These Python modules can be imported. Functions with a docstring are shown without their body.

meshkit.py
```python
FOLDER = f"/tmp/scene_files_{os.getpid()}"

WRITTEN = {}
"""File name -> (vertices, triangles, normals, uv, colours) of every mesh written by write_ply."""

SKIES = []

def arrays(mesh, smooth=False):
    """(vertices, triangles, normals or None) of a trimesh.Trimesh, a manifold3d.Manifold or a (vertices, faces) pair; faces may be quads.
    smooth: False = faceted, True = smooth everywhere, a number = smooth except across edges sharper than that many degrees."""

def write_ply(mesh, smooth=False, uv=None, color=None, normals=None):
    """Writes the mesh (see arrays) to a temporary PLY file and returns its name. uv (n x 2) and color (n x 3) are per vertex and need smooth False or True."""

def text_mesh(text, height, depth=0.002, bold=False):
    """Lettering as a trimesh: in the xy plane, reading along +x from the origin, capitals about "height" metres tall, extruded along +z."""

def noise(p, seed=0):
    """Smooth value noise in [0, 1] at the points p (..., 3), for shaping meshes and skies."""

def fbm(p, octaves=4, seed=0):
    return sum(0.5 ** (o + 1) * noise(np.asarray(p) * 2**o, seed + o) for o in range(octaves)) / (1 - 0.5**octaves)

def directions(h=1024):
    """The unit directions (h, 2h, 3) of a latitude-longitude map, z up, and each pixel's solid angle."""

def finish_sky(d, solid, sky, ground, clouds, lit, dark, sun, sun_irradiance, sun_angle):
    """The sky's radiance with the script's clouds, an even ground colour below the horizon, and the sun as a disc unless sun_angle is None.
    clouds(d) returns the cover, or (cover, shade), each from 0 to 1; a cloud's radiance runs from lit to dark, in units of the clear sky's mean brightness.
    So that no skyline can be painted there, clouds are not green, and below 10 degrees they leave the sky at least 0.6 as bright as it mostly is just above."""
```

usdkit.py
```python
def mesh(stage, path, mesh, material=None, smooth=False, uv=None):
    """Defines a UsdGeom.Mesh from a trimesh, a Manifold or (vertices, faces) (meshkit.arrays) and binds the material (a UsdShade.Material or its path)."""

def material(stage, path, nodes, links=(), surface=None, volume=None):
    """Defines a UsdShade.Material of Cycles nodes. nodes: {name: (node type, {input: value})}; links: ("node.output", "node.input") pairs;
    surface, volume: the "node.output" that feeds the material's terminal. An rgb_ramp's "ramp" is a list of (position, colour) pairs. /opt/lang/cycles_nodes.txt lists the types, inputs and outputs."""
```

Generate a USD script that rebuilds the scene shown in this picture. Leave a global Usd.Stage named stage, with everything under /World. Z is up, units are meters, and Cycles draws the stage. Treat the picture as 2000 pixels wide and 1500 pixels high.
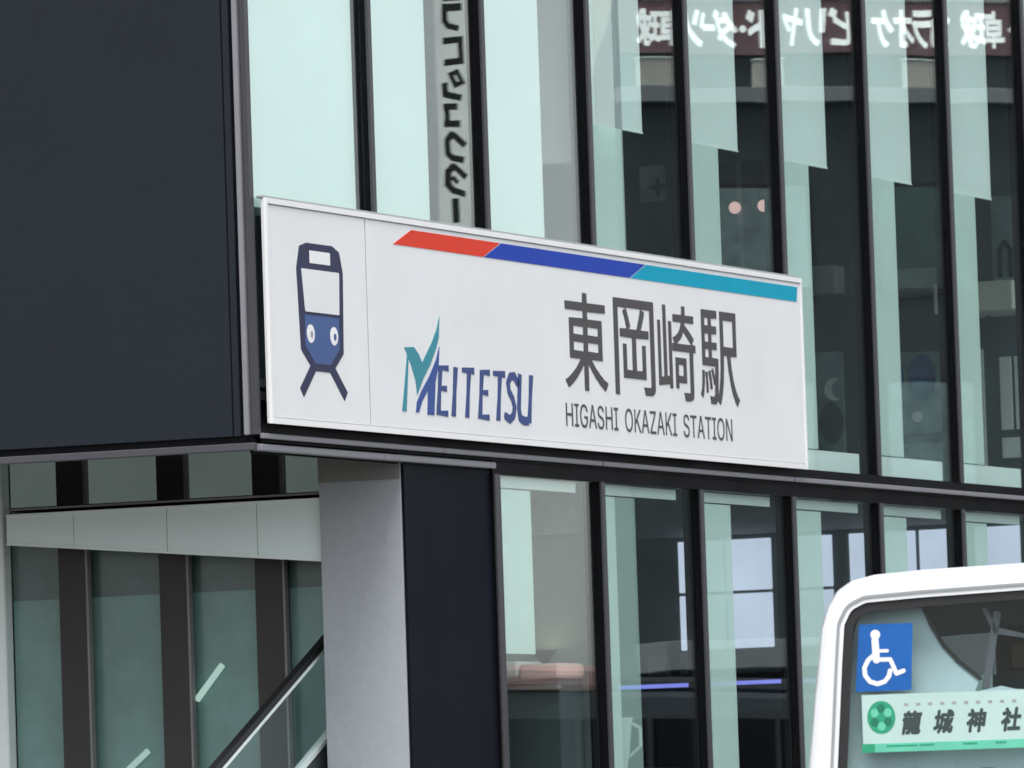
import math, glob, numpy as np, trimesh, usdkit, meshkit
import manifold3d as m3
from pxr import Usd, UsdGeom, UsdLux, UsdShade, Gf, Sdf
from shapely.geometry import Polygon, LineString, Point
from shapely import affinity, union_all, box as sbox

stage = Usd.Stage.CreateInMemory()
UsdGeom.SetStageUpAxis(stage, UsdGeom.Tokens.z); UsdGeom.SetStageMetersPerUnit(stage, 1.0)
UsdGeom.Xform.Define(stage, '/World'); UsdGeom.Scope.Define(stage, '/World/Looks')

# ---------------------------------------------------------------- camera, sky, sun
TH, PITCH, ROLL = math.radians(24.0), math.atan(865 / 14000), math.radians(1.9)
CAM = Gf.Vec3d(-42.8105, -20.9500, 1.6)
dh = np.array([math.cos(TH), math.sin(TH), 0]); r0 = np.array([math.sin(TH), -math.cos(TH), 0]); Z = np.array([0, 0, 1.])
fwd = dh * math.cos(PITCH) + Z * math.sin(PITCH); up0 = Z * math.cos(PITCH) - dh * math.sin(PITCH)
right = math.cos(ROLL) * r0 - math.sin(ROLL) * up0; up = math.cos(ROLL) * up0 + math.sin(ROLL) * r0
cam = UsdGeom.Camera.Define(stage, '/World/camera')
M = Gf.Matrix4d(1.0)
for i, v in enumerate((right, up, -fwd)): M.SetRow(i, Gf.Vec4d(*map(float, v), 0))
M.SetRow(3, Gf.Vec4d(CAM[0], CAM[1], CAM[2], 1)); cam.AddTransformOp().Set(M)
cam.CreateHorizontalApertureAttr(36.0); cam.CreateVerticalApertureAttr(27.0); cam.CreateFocalLengthAttr(252.0)
cam.CreateClippingRangeAttr(Gf.Vec2f(0.1, 5000))
cam.CreateExposureAttr(0.93)
cam.CreateFStopAttr(18.0); cam.CreateFocusDistanceAttr(30.0)

SUN_AZ, SUN_EL = math.radians(250), math.radians(62)          # compass style: atan2(x, y); behind the camera, high, veiled by cloud
SUN = np.array([math.sin(SUN_AZ) * math.cos(SUN_EL), math.cos(SUN_AZ) * math.cos(SUN_EL), math.sin(SUN_EL)])
skym = usdkit.material(stage, '/World/Looks/sky', {
    'tc': ('texture_coordinate', {}), 'n': ('noise_texture', {'scale': 3.0, 'detail': 6.0, 'roughness': 0.6}),
    'r': ('rgb_ramp', {'ramp': [(0.3, (0.78, 0.78, 0.78)), (0.7, (1.15, 1.15, 1.15))]}),
    's': ('sky_texture', {'sky_type': 'single_scattering', 'sun_disc': False, 'sun_elevation': SUN_EL, 'sun_rotation': SUN_AZ, 'aerosol_density': 2.0}),
    'h': ('hsv', {'saturation': 0.22, 'value': 1.0}), 'm': ('mix', {'mix_type': 'multiply', 'fac': 1.0}),
    'b': ('background_shader', {'strength': 0.13})},
    [('tc.generated', 'n.vector'), ('n.fac', 'r.fac'), ('s.color', 'h.color'), ('h.color', 'm.color1'), ('r.color', 'm.color2'), ('m.color', 'b.color')], surface='b.background')
dome = UsdLux.DomeLight.Define(stage, '/World/sky'); UsdShade.MaterialBindingAPI.Apply(dome.GetPrim()).Bind(skym)
dome.GetPrim().SetCustomDataByKey('kind', 'structure'); dome.GetPrim().SetCustomDataByKey('label', 'pale overcast sky above the station street')
sun = UsdLux.DistantLight.Define(stage, '/World/sun')
sun.CreateNormalizeAttr(True); sun.CreateIntensityAttr(0.32); sun.CreateAngleAttr(24.0); sun.CreateColorAttr(Gf.Vec3f(1.0, 0.97, 0.93))
R = Gf.Rotation(Gf.Vec3d(0, 0, 1), Gf.Vec3d(*map(float, SUN))); sun.AddTransformOp().Set(Gf.Matrix4d().SetRotate(R))

# ---------------------------------------------------------------- materials
def L(name): return '/World/Looks/' + name
def plain(name, col, rough=0.5, metal=0.0, spec=0.5, var=0.08, scale=2.0, bump=0.0, bscale=40.0, coat=0.0):
    """A principled surface with slow tone variation and optional fine relief."""
    c = np.array(col)
    nodes = {'g': ('geometry', {}), 'n': ('noise_texture', {'scale': scale, 'detail': 5.0, 'roughness': 0.62}),
             'r': ('rgb_ramp', {'ramp': [(0.3, tuple(c * (1 - var))), (0.7, tuple(np.minimum(c * (1 + var), 0.95)))]}),
             'q': ('map_range', {'from_min': 0.3, 'from_max': 0.7, 'to_min': max(rough - 0.06, 0.02), 'to_max': min(rough + 0.06, 1)}),
             'p': ('principled_bsdf', {'metallic': metal, 'specular_ior_level': spec, 'coat_weight': coat})}
    links = [('g.position', 'n.vector'), ('n.fac', 'r.fac'), ('r.color', 'p.base_color'), ('n.fac', 'q.value'), ('q.result', 'p.roughness')]
    if bump:
        nodes['bn'] = ('noise_texture', {'scale': bscale, 'detail': 4.0}); nodes['b'] = ('bump', {'strength': bump, 'distance': 0.01})
        links += [('g.position', 'bn.vector'), ('bn.fac', 'b.height'), ('b.normal', 'p.normal')]
    usdkit.material(stage, L(name), nodes, links, surface='p.BSDF'); return L(name)
def glass(name, tint, lo, hi, power=3.0, wav=0.0):
    """A thin pane: tinted see-through mixed with a mirror that grows with grazing view."""
    nodes = {'l': ('layer_weight', {'blend': 0.5}), 'pw': ('math', {'math_type': 'power', 'value2': power}),
             'mr': ('map_range', {'from_min': 0.0, 'from_max': 1.0, 'to_min': lo, 'to_max': hi}),
             't': ('transparent_bsdf', {'color': tint}), 's': ('glossy_bsdf', {'color': (0.95, 1.0, 0.99), 'roughness': 0.0}), 'm': ('mix_closure', {})}
    links = [('l.facing', 'pw.value1'), ('pw.value', 'mr.value'), ('mr.result', 'm.fac'), ('t.BSDF', 'm.closure1'), ('s.BSDF', 'm.closure2')]
    if wav:
        nodes['g'] = ('geometry', {}); nodes['bn'] = ('noise_texture', {'scale': 0.9, 'detail': 1.0}); nodes['b'] = ('bump', {'strength': wav, 'distance': 0.004})
        links += [('g.position', 'bn.vector'), ('bn.fac', 'b.height'), ('b.normal', 's.normal')]
    usdkit.material(stage, L(name), nodes, links, surface='m.closure'); return L(name)
def film(name, col, clear, transl=0.3):
    usdkit.material(stage, L(name), {'g': ('geometry', {}), 'n': ('noise_texture', {'scale': 0.8, 'detail': 3.0}),
        'r': ('rgb_ramp', {'ramp': [(0.3, tuple(np.array(col) * 0.92)), (0.7, tuple(np.array(col)))]}),
        'd': ('diffuse_bsdf', {}), 'tl': ('translucent_bsdf', {}), 't': ('transparent_bsdf', {'color': (0.95, 1, 0.98)}),
        'm1': ('mix_closure', {'fac': transl}), 'm2': ('mix_closure', {'fac': clear})},
        [('g.position', 'n.vector'), ('n.fac', 'r.fac'), ('r.color', 'd.color'), ('r.color', 'tl.color'), ('d.BSDF', 'm1.closure1'), ('tl.BSDF', 'm1.closure2'),
         ('m1.closure', 'm2.closure1'), ('t.BSDF', 'm2.closure2')], surface='m2.closure'); return L(name)
def glow(name, col, strength):
    usdkit.material(stage, L(name), {'g': ('geometry', {}), 'n': ('noise_texture', {'scale': 1.5, 'detail': 3.0}),
        'r': ('rgb_ramp', {'ramp': [(0.3, tuple(np.array(col) * 0.85)), (0.7, col)]}), 'e': ('emission', {'strength': strength})},
        [('g.position', 'n.vector'), ('n.fac', 'r.fac'), ('r.color', 'e.color')], surface='e.emission'); return L(name)

NAVY = plain('navy_metal', (0.0075, 0.0120, 0.0175), 0.55, 0.0, 0.25, 0.16, 0.6, 0.10, 45)
NAVYG = plain('navy_gloss', (0.0045, 0.006, 0.010), 0.5, 0.0, 0.06, 0.12, 0.8)
BLACK = plain('black_metal', (0.003, 0.003, 0.004), 0.5, 0, 0.08)
ALU = plain('grey_aluminium', (0.22, 0.22, 0.24), 0.45, 0.3, 0.5)
DARKALU = plain('dark_aluminium', (0.05, 0.05, 0.055), 0.38, 0.4, 0.5)
RAILD = plain('rail_grey', (0.060, 0.060, 0.070), 0.5, 0, 0.3)
SIGNW = plain('sign_white', (0.73, 0.745, 0.75), 0.42, 0, 0.4, 0.035, 0.9)
FRAMEW = plain('sign_frame', (0.78, 0.78, 0.78), 0.35, 0, 0.5, 0.02, 1.2)
INK = plain('grey_ink', (0.045, 0.040, 0.042), 0.5)
TRAINB = plain('train_navy', (0.016, 0.020, 0.060), 0.6)
TRAINL = plain('train_blue', (0.045, 0.09, 0.24), 0.6)
WHITEP = plain('print_white', (0.80, 0.80, 0.80), 0.5, var=0.02)
RED = plain('print_red', (0.68, 0.055, 0.030), 0.6, 0, 0.12, var=0.06, scale=6)
BLUE = plain('print_blue', (0.022, 0.060, 0.38), 0.6, 0, 0.12, var=0.06, scale=6)
CYAN = plain('print_cyan', (0.006, 0.32, 0.47), 0.6, 0, 0.12, var=0.06, scale=6)
TEAL = plain('logo_teal', (0.02, 0.22, 0.28), 0.45)
LOGOB = plain('logo_blue', (0.016, 0.055, 0.24), 0.45)
LETTER = plain('logo_letter', (0.028, 0.055, 0.18), 0.55)
CONC = plain('column_panel', (0.35, 0.375, 0.40), 0.55, 0, 0.4, 0.055, 16.0, 0.2, 90)
BEAMM = plain('beam_panel', (0.80, 0.93, 0.90), 0.4, 0, 0.5, 0.03, 1.0)
TRIMW = plain('beam_trim', (0.84, 0.93, 0.90), 0.4, 0, 0.5, 0.03)
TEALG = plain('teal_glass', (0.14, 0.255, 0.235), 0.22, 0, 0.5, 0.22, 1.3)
TEALD = plain('dark_teal_glass', (0.075, 0.125, 0.115), 0.25, 0, 0.5, 0.25, 2.0)  # teal glass with the overhang shadow put into its colour; also some shop windows
TEALC = glow('clerestory_added_glow', (0.22, 0.28, 0.26), 0.20)  # glow added to brighten the panes under the overhang; no known lamp behind
FINM = plain('fin_dark', (0.032, 0.029, 0.027), 0.6)
FINE = plain('fin_edge', (0.20, 0.20, 0.19), 0.5)
STEEL = plain('steel', (0.62, 0.66, 0.64), 0.25, 0.8)
RUBBER = plain('rubber', (0.012, 0.012, 0.013), 0.5)
INW = plain('inside_white', (0.78, 0.82, 0.80), 0.6, 0, 0.3, 0.04, 0.8)
ING = plain('inside_grey', (0.42, 0.46, 0.47), 0.6, 0, 0.3, 0.05, 0.8)
IND = plain('inside_dark', (0.070, 0.092, 0.100), 0.7, 0, 0.3, 0.2, 0.5)
INC = plain('inside_cream', (0.70, 0.69, 0.62), 0.5)
INP = plain('inside_pink', (0.80, 0.50, 0.47), 0.5)
SCREEN = film('screen_white', (0.86, 0.96, 0.93), 0.0, 0.04)
FILMU = film('film_upper', (0.80, 0.93, 0.88), 0.36, 0.06)
FILML = film('film_lower', (0.80, 0.93, 0.88), 0.40, 0.06)
FILMC = film('film_clear', (0.70, 0.85, 0.80), 0.80, 0.3)
STRIP = film('strip_white', (0.86, 0.96, 0.93), 0.0, 0.04)
BOARD = glow('board_added_glow', (0.46, 0.51, 0.64), 0.85)  # glow added so the boards stay bright in the dim hall
LED = glow('led_blue', (0.22, 0.24, 0.80), 0.75)
LAMP = glow('lamp_pink', (0.9, 0.55, 0.5), 0.5)
TUBE = glow('tube_white', (0.55, 0.80, 0.72), 0.40)
WARM = glow('uplight_warm', (1.0, 0.85, 0.5), 3.0)
PANE = glass('facade_glass', (0.955, 0.998, 0.988), 0.02, 0.62, 3.0, 0.16)
CARGLASS = glass('van_glass', (0.93, 0.972, 0.968), 0.012, 0.8, 4.0)
VANW = plain('van_white', (0.78, 0.79, 0.80), 0.22, 0, 0.5, 0.02, 2.0, coat=0.6)
VANIN = plain('van_lining', (0.022, 0.026, 0.028), 0.8)
PALEP = plain('van_pale_panel', (0.50, 0.60, 0.63), 0.7, 0, 0.3, 0.08, 2.5)  # colour of the pale panel added behind the rear glass
STKB = plain('sticker_blue', (0.001, 0.10, 0.38), 0.35, var=0.12, scale=9)
STKM = plain('sticker_mint', (0.46, 0.63, 0.59), 0.4, var=0.06, scale=6)
STKG = plain('sticker_green', (0.02, 0.30, 0.16), 0.4, var=0.12, scale=9)
STKK = plain('sticker_dark_green', (0.008, 0.16, 0.09), 0.4)
STKL = plain('sticker_light_green', (0.12, 0.52, 0.36), 0.4, var=0.1, scale=9)
STKD = plain('sticker_ink', (0.03, 0.05, 0.05), 0.5)
TAILR = plain('tail_red', (0.35, 0.01, 0.01), 0.2)
ASPH = plain('asphalt', (0.055, 0.055, 0.057), 0.85, 0, 0.3, 0.2, 1.5, 0.4, 80)
PAVE = plain('paving', (0.24, 0.235, 0.225), 0.8, 0, 0.3, 0.12, 1.2, 0.2, 50)
MAROON = plain('maroon_board', (0.28, 0.17, 0.18), 0.5, var=0.12)
CREAM = plain('cream_wall', (0.55, 0.52, 0.44), 0.7)
DARKW = plain('dark_facade', (0.060, 0.074, 0.080), 0.55, var=0.2)
STONE = plain('grey_cornice', (0.30, 0.32, 0.33), 0.7)
LETGLOW = glow('letter_added_glow', (0.95, 1.0, 1.0), 1.45)  # glow added to whiten the lettering in its reflection
PYLON = glow('pylon_added_glow', (0.80, 0.83, 0.82), 1.15)  # glow added to brighten the sign in its reflection
LETW = plain('letter_white', (0.88, 0.88, 0.88), 0.4, var=0.01)
POSTA = plain('poster_grey', (0.22, 0.30, 0.31), 0.5, var=0.35, scale=3.5)
POSTB = plain('poster_blue', (0.05, 0.13, 0.28), 0.5, var=0.5, scale=3.0)
POSTC = plain('poster_pale', (0.40, 0.44, 0.43), 0.5, var=0.3, scale=3.0)

# ---------------------------------------------------------------- helpers
USED = {}
def path_for(name, parent):
    base = (parent.GetPath() if parent else Sdf.Path('/World')).pathString
    k = USED.get((base, name), -1) + 1; USED[(base, name)] = k
    return f'{base}/{name}' + (f'_{k:03d}' if k else '')
def tag(p, label=None, cat=None, group=None, kind=None):
    for k, v in (('label', label), ('category', cat), ('group', group), ('kind', kind)):
        if v: p.SetCustomDataByKey(k, v)
    return p
def thing(name, label, cat, group=None):
    return tag(UsdGeom.Xform.Define(stage, path_for(name, None)).GetPrim(), label, cat, group)
def obj(name, mesh, mat, parent=None, smooth=False, label=None):
    p = usdkit.mesh(stage, path_for(name, parent), mesh, mat, smooth).GetPrim()
    return tag(p, label)
def bx(x0, x1, y0, y1, z0, z1):
    m = trimesh.creation.box((abs(x1 - x0), abs(y1 - y0), abs(z1 - z0))); m.apply_translation(((x0 + x1) / 2, (y0 + y1) / 2, (z0 + z1) / 2)); return m
def rbx(x0, x1, y0, y1, z0, z1, b=0.008):
    """box with chamfered edges"""
    c = np.array([(x0 + x1) / 2, (y0 + y1) / 2, (z0 + z1) / 2]); h = np.abs([x1 - x0, y1 - y0, z1 - z0]) / 2; b = min(b, h.min() * 0.6)
    pts = []
    for s in np.ndindex(2, 2, 2):
        sg = np.array(s) * 2 - 1
        for k in range(3):
            q = h - b; q[k] = h[k]; pts.append(c + sg * q)
    return trimesh.convex.convex_hull(np.array(pts))
def cat(*ms): return trimesh.util.concatenate([m for m in ms if m is not None])
def ext(poly, depth):
    gs = [g for g in getattr(poly, 'geoms', [poly]) if g.area > 1e-8]
    return trimesh.util.concatenate([trimesh.creation.extrude_polygon(g, depth, engine='earcut') for g in gs])
def place(mesh, o, e, u):
    """local x -> e, y -> u, z -> e x u, origin -> o"""
    e, u, o = np.array(e, float), np.array(u, float), np.array(o, float); n = np.cross(e, u)
    T = np.eye(4); T[:3, 0], T[:3, 1], T[:3, 2], T[:3, 3] = e, u, n, o
    mesh = mesh.copy(); mesh.apply_transform(T); return mesh
def bar(a, b, r, n=10):
    return trimesh.creation.cylinder(r, segment=[a, b], sections=n)
_fonts = {}
def glyphs(text, which='cjk', bold=0):
    """shapely outline of a text, baseline at y = 0, em height 1"""
    from PIL import Image, ImageDraw, ImageFont
    if which not in _fonts:
        pat = {'cjk': '/opt/blender-*/*/datafiles/fonts/Noto Sans CJK Regular.woff2', 'latin': '/opt/blender-*/*/datafiles/fonts/Inter.woff2'}[which]
        _fonts[which] = ImageFont.truetype(glob.glob(pat)[0], 160)
    f = _fonts[which]; x0, y0, x1, y1 = f.getbbox(text, anchor='ls', stroke_width=bold)
    im = Image.new('L', (x1 - x0 + 8, y1 - y0 + 8)); ImageDraw.Draw(im).text((4 - x0, 4 - y0), text, 255, f, anchor='ls', stroke_width=bold)
    on = np.pad(np.asarray(im) > 127, ((0, 0), (1, 1))).astype(np.int8)
    rows, st = np.nonzero(np.diff(on, axis=1) == 1); en = np.nonzero(np.diff(on, axis=1) == -1)[1]
    s = union_all(sbox(st, -rows - 1, en, -rows)).buffer(0.8).buffer(-0.8).simplify(0.8)
    return affinity.affine_transform(s, [1 / 160, 0, 0, 1 / 160, (x0 - 4) / 160, (4 - y0) / 160])
def fit(poly, x0, x1, y0, y1):
    a, b, c, d = poly.bounds; sx, sy = (x1 - x0) / (c - a), (y1 - y0) / (d - b)
    return affinity.affine_transform(poly, [sx, 0, 0, sy, x0 - a * sx, y0 - b * sy])
EX, EU = (1, 0, 0), (0, 0, 1)          # on the long glazed front: reading along +x, facing -y
def front(poly, y, depth): return place(ext(poly, depth), (0, y, 0), EX, EU)     # grows towards the street (-y)

# ---------------------------------------------------------------- ground
g = obj('road', bx(-300, 400, -300, 300, -0.5, 0.0), ASPH); tag(g, 'dark asphalt road in front of the station', kind='structure')
g = obj('pavement', bx(-3.0, 30, -4.5, 12, 0.004, 0.14), PAVE); tag(g, 'pale paved pavement around the station corner', kind='structure')

# ---------------------------------------------------------------- station building
ST = thing('station_building', 'dark station building with a glazed front and a navy corner panel', 'building')
XE, TOP = 19.0, 10.4
MX = [0.0, 1.90, 3.82, 5.72, 7.62, 9.51, 11.41, 13.31, 15.20, 17.10, 19.0]
obj('wall_panel', rbx(-0.03, 0.0, 0.145, 9.0, 4.255, TOP, 0.004), NAVY, ST)
obj('wall_panel', rbx(-0.03, 0.0, 0.085, 0.135, 4.255, TOP, 0.003), NAVY, ST)
obj('corner_trim', bx(-0.012, 0.02, 0.052, 0.15, 4.25, TOP), BLACK, ST)
obj('corner_trim', rbx(-0.055, 0.01, 0.012, 0.05, 4.26, TOP, 0.006), ALU, ST)
obj('corner_trim', rbx(-0.03, 0.045, -0.032, 0.010, 4.26, TOP, 0.006), DARKALU, ST)
# F2 foot rails
obj('foot_rail', rbx(-0.045, 0.02, -0.02, 9.0, 4.158, 4.208, 0.006), RAILD, ST)
obj('foot_rail', bx(-0.01, 0.03, 0.0, 9.0, 4.208, 4.262), BLACK, ST)
# rails under the sign and along the glazed front
obj('transom', bx(0.05, XE, -0.03, 0.05, 4.215, 4.345), BLACK, ST)
for a, b in ((0.02, 2.9), (2.91, 5.71), (5.73, 9.5), (9.52, 13.3), (13.32, XE)):
    obj('front_rail', rbx(a, b, -0.062, -0.03, 4.236, 4.272, 0.006), ALU, ST)
for a, b in ((0.0, 1.92), (1.925, 3.80)):
    obj('front_rail', rbx(a, b, -0.055, 0.02, 4.155, 4.200, 0.006), ALU, ST)
obj('transom', bx(3.80, XE, -0.02, 0.06, 4.12, 4.2155), BLACK, ST)
obj('head_rail', rbx(0.02, XE, -0.06, 0.05, 9.1, 9.2, 0.006), BLACK, ST)
obj('roof', rbx(-0.05, XE, -0.05, 9.0, TOP, TOP + 0.25), NAVY, ST)
obj('parapet', bx(0.02, XE, -0.02, 0.06, 9.2, TOP), NAVY, ST)
# uprights
for i, x in enumerate(MX[1:]):
    for (z0, z1) in (((4.345, 9.1), (0.10, 4.12)) if x > 3.8 else ((4.345, 9.1),)):
        w = 0.036 if x > 3.85 or z0 > 4 else 0.05
        m = obj('mullion', bx(x - w, x + w, -0.030, 0.10, z0, z1), BLACK, ST)
        obj('mullion_cap', rbx(x - w + 0.006, x + w + 0.004, -0.052, -0.030, z0, z1, 0.006), DARKALU, m)
obj('mullion', bx(3.775, 3.81, -0.03, 0.12, 0.14, 4.12), BLACK, ST)
# panes, each set a hair out of true as glaziers leave them
rng = np.random.default_rng(7)
def set_pane(x0, x1, z0, z1):
    m = bx(x0, x1, -0.006, 0.006, z0, z1); c = np.array([(x0 + x1) / 2, 0, (z0 + z1) / 2]); m.apply_translation(-c)
    m.apply_transform(trimesh.transformations.euler_matrix(rng.uniform(-0.0005, 0.0005), 0, rng.uniform(-0.0009, 0.0009)))
    m.apply_translation(c + (0, 0.006, 0)); return m
for a, b in zip(MX[:-1], MX[1:]):
    obj('pane', set_pane(a + 0.046, b - 0.037, 4.346, 9.099), PANE, ST)
    if a > 3.7: obj('pane', set_pane(a + 0.037, b - 0.037, 0.15, 4.119), PANE, ST)
# frosted film strips and white sill strips stuck behind the panes
for i, (a, b) in enumerate(zip(MX[:-1], MX[1:])):
    if i >= 3:
        obj('frosted_film', bx(a + 0.05, a + 0.72, 0.016, 0.019, 4.52, 6.79), FILMU, ST)
    if i >= 5:
        obj('sill_strip', bx(a + 0.05, a + 1.62, 0.022, 0.032, 4.350, 4.512), STRIP, ST)
    if i >= 2:
        obj('frosted_film', bx(a + 0.05, a + (0.72 if i != 3 else 0.36), 0.016, 0.019, 2.84 if i == 2 else 0.16, 4.02), FILML, ST)  # in the first bay the film stands in for reflected sky
        if i == 3: obj('frosted_film', bx(a + 0.362, a + 0.74, 0.016, 0.019, 0.16, 4.02), FILMC, ST)
        obj('head_strip', bx(a + 0.05, a + 1.62, 0.05, 0.058, 4.035, 4.112), STRIP, ST)
# corner end of the wall on the ground floor: pale end panel and glossy dark flank
obj('end_panel', rbx(2.306, 2.33, 0.012, 0.640, 0.14, 4.5, 0.004), CONC, ST, label='pale grey end panel under the overhang')
obj('flank_panel', rbx(2.315, 3.775, -0.012, 0.010, 0.14, 4.145, 0.004), NAVYG, ST, label='glossy dark flank panel')
obj('flank_panel', bx(2.34, 3.775, 0.012, 0.638, 0.14, 4.5), IND, ST)
# soffit, recessed glazed wall under the overhang
obj('soffit', bx(0.03, 4.6, 0.0, 9.0, 4.50, 4.56), DARKALU, ST)
obj('soffit', bx(0.03, 3.8, 0.02, 0.05, 4.145, 4.5), BLACK, ST)
obj('recess_wall', bx(2.88, 2.95, 0.64, 9.0, 0.0, 4.5), IND, ST)
ys = [3.37, 2.74, 1.93, 1.163, 0.645]
for a, b in zip(ys[:-1], ys[1:]):
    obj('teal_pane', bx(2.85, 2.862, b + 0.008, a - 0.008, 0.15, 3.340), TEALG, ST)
    obj('shadow_tinted_pane', bx(2.851, 2.862, b + 0.008, a - 0.008, 3.3405, 3.85), TEALD, ST)  # shadow under the overhang painted as a darker strip of glass
    obj('clerestory_pane', bx(2.85, 2.862, b + 0.008, a - 0.008, 3.98, 4.49), TEALC, ST)  # emits by added glow instead of daylight
for y in (2.727, 1.921, 1.163):
    f = obj('fin', bx(2.76, 2.849, y, y + 0.217, 0.14, 4.495), FINM, ST)
    obj('fin_edge', rbx(2.75, 2.81, y - 0.022, y - 0.002, 0.14, 4.495, 0.003), FINE, f)
obj('recess_transom', bx(2.43, 2.849, 0.645, 3.146, 3.962, 3.99), BLACK, ST)
obj('recess_transom', rbx(2.372, 2.425, 0.645, 3.146, 3.967, 3.983, 0.003), FINE, ST)
zbeam = lambda y: 3.496 + (y - 0.666) / 2.48 * 0.227
def wedge(ya, yb, x0, x1, ina=0.0):   # the beam's lower edge falls towards the corner
    v = [(x, y, z) for x in (x0, x1) for (y, z) in ((ya, zbeam(ya) + ina), (yb, zbeam(yb) + ina), (yb, 3.942 - ina), (ya, 3.942 - ina))]
    return trimesh.convex.convex_hull(np.array(v))
for a, b in ((3.146, 2.613), (2.607, 1.872), (1.866, 1.164), (1.158, 0.66)):
    obj('beam_panel', wedge(b, a, 2.372, 2.42, 0.018), BEAMM, ST)
def edge(z0): return trimesh.convex.convex_hull(np.array([(x, y, z0(y) + d) for x in (2.365, 2.42) for y in (0.645, 3.146) for d in (0, 0.018)]))
obj('beam_trim', edge(lambda y: 3.924), TRIMW, ST); obj('beam_trim', edge(zbeam), TRIMW, ST); obj('beam_trim', bx(2.365, 2.42, 0.645, 0.659, 3.52, 3.92), TRIMW, ST)
obj('beam_soffit', bx(2.43, 2.75, 0.645, 3.146, 3.76, 3.85), BLACK, ST)
obj('pier', rbx(2.74, 2.86, 3.375, 4.2, 0.14, 4.49, 0.01), TRIMW, ST, label='white pier at the end of the recess')
obj('recess_wall', bx(2.78, 2.86, 4.2, 9.0, 0.0, 4.5), TEALG, ST)
obj('painted_soffit_shade', bx(2.298, 2.305, 0.012, 0.640, 4.04, 4.49), FINE, ST)  # darker strip painting the shadow under the soffit, not a real trim
# inside: floors, ceilings, walls
obj('floor', bx(4.8, XE, 0.1, 6.5, 0.05, 0.14), ING, ST)
obj('floor', bx(4.76, XE, 0.11, 6.5, 4.22, 4.34), ING, ST)
obj('floor', bx(0.06, 4.75, 0.11, 6.5, 4.60, 4.66), ING, ST)
obj('ceiling', bx(4.8, XE, 0.12, 6.5, 4.16, 4.219), IND, ST)
obj('ceiling', bx(0.06, XE, 0.07, 6.5, 9.02, 9.1), IND, ST)
obj('back_wall', bx(4.75, XE, 6.5, 6.6, 0.0, TOP), IND, ST)
obj('back_wall', bx(0.06, 4.75, 6.5, 6.6, 4.5, TOP), IND, ST)
obj('end_wall', bx(17.0, 17.09, 0.13, 6.5, 0.14, 4.15), IND, ST)
obj('end_wall', bx(17.0, 17.09, 0.13, 6.5, 4.35, 9.0), IND, ST)
obj('side_wall', bx(XE - 0.05, XE, 0.1, 9.0, 0, TOP), NAVY, ST)
obj('rear_wall', bx(0.0, XE, 8.9, 9.0, 0, TOP), NAVY, ST)
obj('partition_wall', bx(6.4, 6.5, 0.03, 1.1, 4.35, 9.0), ING, ST, label='pale inner wall behind the upper glass')
obj('bulkhead', rbx(6.05, 6.4, 0.04, 1.1, 6.53, 9.0), INW, ST)
obj('partition_wall', bx(6.0, 6.1, 0.20, 6.5, 0.15, 4.15), ING, ST, label='pale inner wall behind the ground floor glass')
obj('bulkhead', rbx(5.8, 6.0, 0.14, 6.5, 3.76, 4.15), POSTC, ST)

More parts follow.
